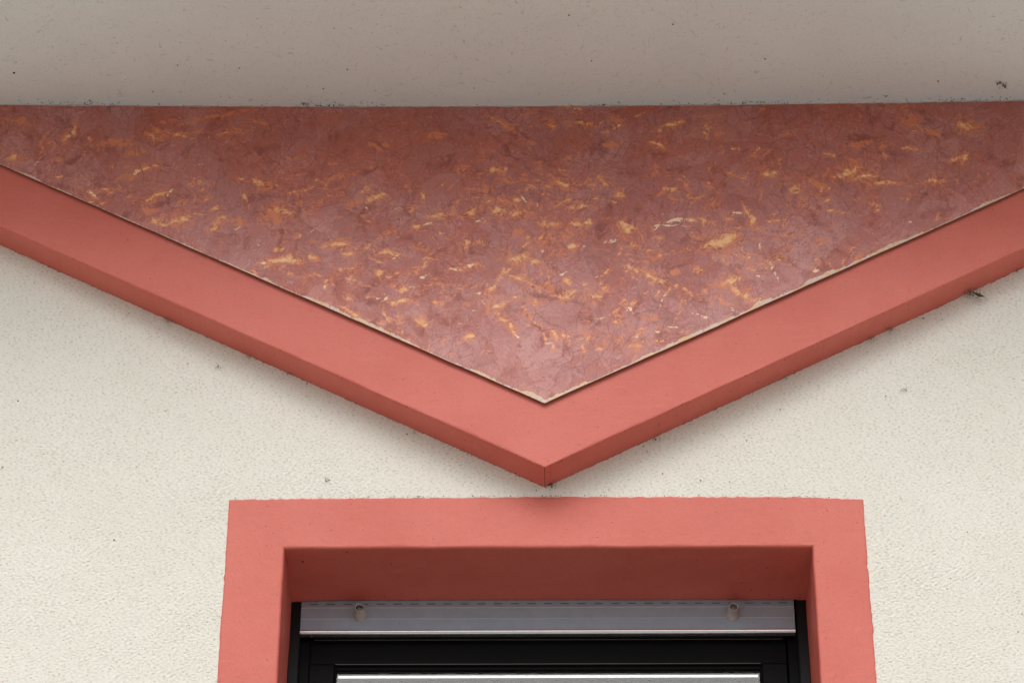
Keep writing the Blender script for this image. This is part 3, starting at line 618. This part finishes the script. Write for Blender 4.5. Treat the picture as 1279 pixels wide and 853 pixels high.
# pleated curtain inside
xs = np.linspace(-.5, .5, 260); zs_ = np.linspace(-.12, -1.25, 12)
X, Z = np.meshgrid(xs, zs_); Y = .13 + .012*np.sin(X*95+1.5*fbm(X*6, Z*0, 141, 2)) + .006*fbm(X*20, Z*3, 142, 2)
link('curtain', np_mesh('curtain', np.stack([X.ravel(), Y.ravel(), Z.ravel()], 1), grid_faces(12, 260, flip=True)), M_CURT, win)
p = WP(); r0 = .11; x0, x1, z0, z1 = -.75, .75, -1.5, .35       # dark room behind
p.add([(x, y, z) for x in (x0, x1) for y in (r0, 1.2) for z in (z0, z1)], [(4, 6, 7, 5), (0, 1, 3, 2), (2, 3, 7, 6), (0, 2, 6, 4), (1, 5, 7, 3)])
p.build('dark_room', M_DARK, win)

# ------------------------------------------------------------------ roller shutter, pulled up
sh = bpy.data.objects.new('roller_shutter', None); COL.objects.link(sh); sh.parent = house; sh.location = (0, D, Z0)
sh['label'] = 'grey aluminium roller shutter pulled up under the head of the window'
BX0, BX1 = -.5285, .5240
p = Parts()   # end bar: flat face with two fine grooves and a rounded bright lip below
y = .0045; g_ = -.0009
pr = [(y, -.0128), (y, -.0153), (y+g_, -.0157), (y+g_, -.0164), (y-.0003, -.0168), (y-.0003, -.0429), (y+g_, -.0433), (y+g_, -.0441), (y-.0006, -.0446), (y-.0006, -.0703)]
pr += [(y+.010, -.0703), (y+.012, -.0703), (y+.012, -.0128)]
p.xprofile(pr[::-1], BX0, BX1, 40); eb = p.build('bottom_bar', M_ALU, sh)
p = Parts(); n = 9
pr = [(y+.011, -.0705), (y-.0006, -.0705)] + [(y-.0006-.0042*math.sin(a), -.0757+.0052*math.cos(a)) for a in np.linspace(.35, 2.8, n)] + [(y-.0006, -.0812), (y+.011, -.0812)]
p.xprofile(pr[::-1], BX0, BX1, 40); p.build('bar_lip', M_SHINE, sh, smooth=False)['label'] = 'bright rounded lower lip of the shutter bar'
# slat above, with a row of light slots
p = Parts(); zt, zb_ = -.0046, -.0078
p.box(BX0, BX1, y+.0008, y+.0018, zt, .045); p.box(BX0, BX1, y+.0004, y+.0060, -.0132, zb_)
x = BX0
pitch, sw = .0358, .0180; k = 0
while x < BX1:
    xe = min(x+pitch-sw, BX1); p.box(x, xe, y+.0008, y+.0018, zb_, zt); x += pitch
p.build('slat', M_ALU, sh)
p = Parts(); p.box(BX0, BX1, y+.0032, y+.0040, zb_-.001, zt+.004); p.build('slot_backing', M_SLOT, sh)  # added strip, shade of the slots put into its grey
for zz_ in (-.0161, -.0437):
    p = Parts(); p.box(BX0+.0005, BX1-.0005, y-.0022, y+.001, zz_-.0006, zz_+.0006); p.build('ridge', M_RIDGE, sh)  # light caught on the ridge is put into its paler colour
for s in (-1, 1):           # guide rails
    p = Parts(); xa = s*.5500; xb = s*.5300
    x0, x1 = min(xa, xb), max(xa, xb)
    p.box(x0, x1, .0002, .0290, -1.29, .030)
    p.box(min(s*.5300, s*.5285), max(s*.5300, s*.5285), .0022, .0290, -1.29, .030)
    p.build('guide_rail', M_RAIL, sh, bevel=.0012)
def stopper(x, z):
    p = Parts(); k = 28; yb = y-.0006; L = .037
    rings = [(yb+.0010, .0150), (yb-.0012, .0150), (yb-.0016, .0142), (yb-L+.0015, .0108), (yb-L, .0104), (yb-L-.0004, .0098), (yb-L-.0002, .0082), (yb-L+.0012, .0078), (yb-L+.010, .0072)]
    V = [(x+r*math.cos(t*2*math.pi/k), yy, z+r*math.sin(t*2*math.pi/k)) for yy, r in rings for t in range(k)]
    Fs = [(i*k+t, (i+1)*k+t, (i+1)*k+(t+1) % k, i*k+(t+1) % k) for i in range(len(rings)-1) for t in range(k)]
    Fs.append(tuple((len(rings)-1)*k+t for t in range(k)))
    p.add(V, Fs); o = p.build('stopper', M_RUB, sh, smooth=True); return o
stopper(-.4013, -.0368); stopper(.3930, -.0376)

# ------------------------------------------------------------------ cobwebs, crumbs, wisps (top-level things)
def tuft(name, label, cat, loc, size, nthread, ncrumb, mat, seed, group=None, flat=.5, hang=(0, 0, -1), r=.0005, leaf=False, spread=1.0):
    rg = random.Random(seed); p = Parts(); h = Vector(hang)
    for k in range(nthread):
        q = Vector((rg.uniform(-.5, .5)*size*spread, rg.uniform(-.3, .1)*size*flat, rg.uniform(-.1, .3)*size))
        d = Vector((rg.uniform(-1, 1), rg.uniform(-.4, .4)*flat, rg.uniform(-1, 1))).normalized()*.6 + h*.5
        pts = [q.copy()]; n = 6
        for i in range(n):
            d = (d + Vector((rg.uniform(-.7, .7), rg.uniform(-.3, .3)*flat, rg.uniform(-.7, .7)))).normalized()
            q = q + d*size*rg.uniform(.08, .2); q.y = max(min(q.y, .2*size*flat), -size*.8); pts.append(q.copy())
        p.tube(pts, r*rg.uniform(.6, 1.2), 4, True)
    for k in range(ncrumb):
        c = Vector((rg.gauss(0, .22)*size*spread, rg.uniform(-.4, .1)*size*flat, rg.gauss(0, .2)*size)) + h*size*.15
        p.crumb(c, size*rg.uniform(.03, .105), 1, rg)
    o = p.build(name, mat); o.location = (loc[0], loc[1], loc[2]+Z0); o.rotation_euler = (0, 0, 0)
    tag(o, label, cat, group); return o
GW = 'cobweb tufts hanging under the V trim'
def under(x): return float(vline(np.array(x)))
tuft('cobweb', 'largest dusty cobweb tuft, under the right arm of the V near the right picture edge', 'cobweb', (.935, -.008, .652), .038, 18, 10, M_WEB, 1, GW, spread=1.3)
tuft('cobweb', 'dark wispy cobweb tuft under the right arm of the V, left of the largest tuft', 'cobweb', (.744, -.008, .552), .020, 12, 8, M_WEB, 2, GW)
tuft('cobweb', 'pale grey cobweb lump under the right arm of the V beside the dark wispy tuft', 'cobweb', (.704, -.008, .528), .014, 10, 10, M_WEB, 3, GW)
tuft('cobweb', 'small grey cobweb tuft under the middle of the right arm of the V', 'cobweb', (.513, -.006, .427), .012, 8, 7, M_WEB, 4, GW)
tuft('cobweb', 'greenish crumb of web stuck on the stucco just right of the V point', 'cobweb', (.232, -.005, .270), .013, 4, 9, M_GREYC, 5, GW)
tuft('cobweb', 'grey cobweb tuft at the upper left under the left arm of the V', 'cobweb', (-.829, -.006, .588), .017, 14, 6, M_WEB, 6, GW, spread=1.3)
tuft('cobweb', 'short grey cobweb tuft under the left arm of the V, middle of three', 'cobweb', (-.648, -.006, .487), .010, 8, 3, M_WEB, 7, GW)
tuft('cobweb', 'tiny hanging web bit at the far right under the V trim', 'cobweb', (1.041, -.005, .712), .010, 5, 4, M_WEB, 8, GW)
tuft('dirt_clump', 'dark crumb clump under the left arm of the V', 'dirt clump', (-.555, -.008, .440), .012, 0, 8, M_DIRT, 9, spread=1.3)
tuft('dirt_clump', 'small dark crumb hanging under the left arm of the V, nearest its point', 'dirt clump', (-.283, -.006, .288), .011, 1, 8, M_GREYC, 10)
tuft('dirt_clump', 'brown clump of dirt and web at the very point of the V', 'dirt clump', (.009, -.006, .157), .018, 5, 16, M_GREYC, 11)
tuft('dirt_clump', 'dark streak shaped clump on the stucco left of the V arm', 'dirt clump', (-.713, -.003, .463), .011, 4, 5, M_DIRT, 12)
tuft('dirt_clump', 'dark speck on the underside of the right arm of the V', 'dirt clump', (.238, -.045, under(.238)-.002), .010, 2, 7, M_DIRT, 13)
tuft('dirt_clump', 'dark crumb pair on the stucco above the left end of the window frame', 'dirt clump', (-.466, -.003, .170), .014, 3, 6, M_DIRT, 14)
tuft('dirt_clump', 'star shaped dark crumb on the stucco right of the V, lower right', 'dirt clump', (.767, -.003, .394), .010, 5, 4, M_DIRT, 15)
up = (0, 0, -.3)
tuft('dirt_clump', 'largest black clump on the soffit near its right end', 'dirt clump', (1.026, -.142, 1.1270), .028, 9, 14, M_DIRT, 21, hang=up, flat=1.2)
tuft('dirt_clump', 'left one of two black crumbs on the soffit at the panel joint, right', 'dirt clump', (.721, -.107, 1.1215), .011, 2, 8, M_DIRT, 22, hang=up)
tuft('dirt_clump', 'right one of two black crumbs on the soffit at the panel joint, thinner', 'dirt clump', (.766, -.112, 1.122), .010, 4, 6, M_DIRT, 23, hang=up)
tuft('dirt_clump', 'dark tangled crumb at the soffit joint left of the centre', 'dirt clump', (-.548, -.097, 1.1205), .013, 7, 8, M_DIRT, 24, hang=up)
tuft('dirt_clump', 'dark clump at the soffit joint right of the centre beside dry straw', 'dirt clump', (.128, -.091, 1.1195), .013, 4, 8, M_DIRT, 25, hang=up, spread=1.4)
tuft('dirt_clump', 'orange brown crumb on the open soffit right of centre', 'dirt clump', (.472, -.199, 1.1205), .009, 3, 6, M_LEAF, 26, hang=up, flat=1.4)
tuft('cobweb', 'curled thread of cobweb on the soffit right of centre', 'cobweb', (.382, -.355, 1.1210), .016, 4, 2, M_DIRT, 27, hang=up, flat=1.6)
# dry leaf fragment caught in the big web
p = Parts(); V = []; n = 7
for i in range(n):
    a = i/(n-1); w = .0042*math.sin(math.pi*min(1, a*.9+.08))
    for k in (-1, -.4, .4, 1): V.append((a*.024, -.003-.0015*abs(k)+.002*math.sin(a*4), .004-a*.012+k*w))
p.add(V, [(i*4+k, i*4+k+1, (i+1)*4+k+1, (i+1)*4+k) for i in range(n-1) for k in range(3)])
o = p.build('leaf_fragment', M_LEAF, smooth=True); o.location = (.935, -.010, .640+Z0)
m = o.modifiers.new('thick', 'SOLIDIFY'); m.thickness = .0006
tag(o, 'curled brown dry leaf fragment caught in the largest cobweb', 'leaf')
def straw(label, x, z, segs, seed):
    rg = random.Random(seed); p = Parts()
    for (dx, dz, L) in segs:
        q = Vector((0, 0, 0)); pts = [q.copy()]; d = Vector((dx, -.1, dz)).normalized()
        for i in range(6): d = (d+Vector((rg.uniform(-.25, .25), 0, rg.uniform(-.25, .25)))).normalized(); q = q+d*L/6; pts.append(q.copy())
        p.tube(pts, .0007, 5, True)
    o = p.build('straw', M_STRAW); o.location = (x, PY-.003, z+Z0); tag(o, label, 'straw', 'dry straws caught in the soffit joint')
straw('forked dry straw caught in the soffit joint right of centre', .168, 1.116, [(-1, -.6, .024), (.6, -.2, .016), (.9, .1, .02)], 1)
straw('single bent dry straw caught in the soffit joint near the centre', .034, 1.118, [(-1, -.8, .026), (.8, .25, .015)], 2)

def crumbs(name, label, pts, mat, seed):
    rg = random.Random(seed); p = Parts()
    for (c, r) in pts: p.crumb(c, r, 1, rg)
    o = p.build(name, mat); tag(o, label, 'dirt', kind='stuff')
rg = random.Random(99); P1 = []
def wy(): return -.0012
for k in range(150):                        # on the stucco
    x = rg.uniform(-1.15, 1.15); z = rg.uniform(-.3, .75)
    if z > under(x)-.006 or (abs(x) < .69 and z < .128): continue
    P1.append(((x, -.0014, z+Z0), rg.choice((.0006, .0007, .0009, .0012, .0018))))
for k in range(46):                         # just under the V
    x = rg.uniform(-1.15, 1.15); P1.append(((x, -.003, under(x)-abs(rg.gauss(0, .006))+Z0), rg.uniform(.0006, .0014)))
for x, z, r in ((.727, .379, .0022), (.822, .584, .0022), (.242, .182, .0018), (-1.159, .204, .0022), (.203, .251, .0014), (.211, .239, .0018), (-.96, .395, .0013), (-1.136, .691, .0016)):
    P1.append(((x, -.002, z+Z0), r))
for k in range(90):                         # dirt lying on the upper edge of the surround
    x = rg.choice((rg.uniform(-.66, .66), rg.gauss(-.3, .1), rg.gauss(.05, .12)))
    x = max(-.66, min(.655, x)); P1.append(((x, -.0024, .1235+.0035*(1-(x/.66)**2)+rg.uniform(-.0005, .0015)+Z0), rg.uniform(.0005, .0014)))
for k in range(14):
    x = rg.gauss(.56, .05); P1.append(((min(x, .655), -.0024, .122+rg.uniform(-.004, .003)+Z0), rg.uniform(.0006, .0015)))
crumbs('wall_grit', 'scattered dark grit on the stucco, under the V and along the top of the window frame', P1, M_DIRT, 5)
P2 = []
for k in range(320):                        # along the joint
    x = rg.choice((rg.uniform(-1.15, 1.15), rg.gauss(-.48, .06), rg.gauss(.45, .08), rg.gauss(.95, .12), rg.gauss(-1.05, .06)))
    y_ = PY-.003-abs(rg.gauss(0, .008)); P2.append(((x, y_, float(soffit_z(np.array(x)))-.0012+Z0), rg.uniform(.0005, .0015)))
for k in range(80):
    x = rg.uniform(-1.2, 1.2); y_ = rg.uniform(-.46, -.1); P2.append(((x, y_, float(soffit_z(np.array(x)))-.0010+Z0), rg.choice((.0006, .0008, .001, .0016))))
for x, y_, r in ((.101, -.243, .0022), (-1.195, -.199, .003), (-.824, -.229, .002), (.88, -.16, .0028), (.45, -.093, .002), (-.163, -.151, .002)):
    P2.append(((x, y_, float(soffit_z(np.array(x)))-.001+Z0), r))
crumbs('soffit_grit', 'fine dark grit clinging to the soffit and along its joint', P2, M_DIRT, 6)
P3 = []
for k in range(46):                         # on the trim band and surround
    t_ = rg.uniform(-1.1, 1.1); h = rg.uniform(-.0, .14)
    P3.append(((t_, -P-.0004, under(t_)+h+Z0), rg.choice((.0005, .0007, .0009))))
for k in range(40):
    t_ = rg.uniform(-1.1, 1.1); P3.append(((t_, rg.uniform(-.074, -.004), under(t_)-.0006+Z0), rg.choice((.0006, .0009, .0013))))
for k in range(34):
    t_ = rg.uniform(-1.1, 1.1); P3.append(((t_, -P+.0008, under(t_)+.0006+Z0), rg.choice((.0007, .0010, .0014))))
for k in range(40):
    x = rg.uniform(-.64, .64); P3.append(((x, -.0028, rg.uniform(.008, .118)+Z0), rg.choice((.0005, .0007, .001))))
for k in range(34):
    s_ = rg.choice((-1, 1)); P3.append(((s_*rg.uniform(.56, .655), -.0028, rg.uniform(-.32, .1)+Z0), rg.choice((.0005, .0007, .001))))
for x, yy, r in ((-.515, .05, .003), (-.49, .035, .0014), (-.42, .012, .0018), (-.33, .06, .0012), (.46, .08, .0022), (.41, .14, .0012), (.31, .05, .0014), (-.45, .15, .0014), (-.35, .19, .0016), (.1, .1, .001), (.43, .17, .0016), (.47, .19, .002), (.50, .2, .0016), (-.2, .18, .0012)):
    P3.append(((x, yy, -.0008+Z0), r))
crumbs('trim_grit', 'tiny dark grit on the salmon trim and in the window reveal', P3, M_DIRT, 7)
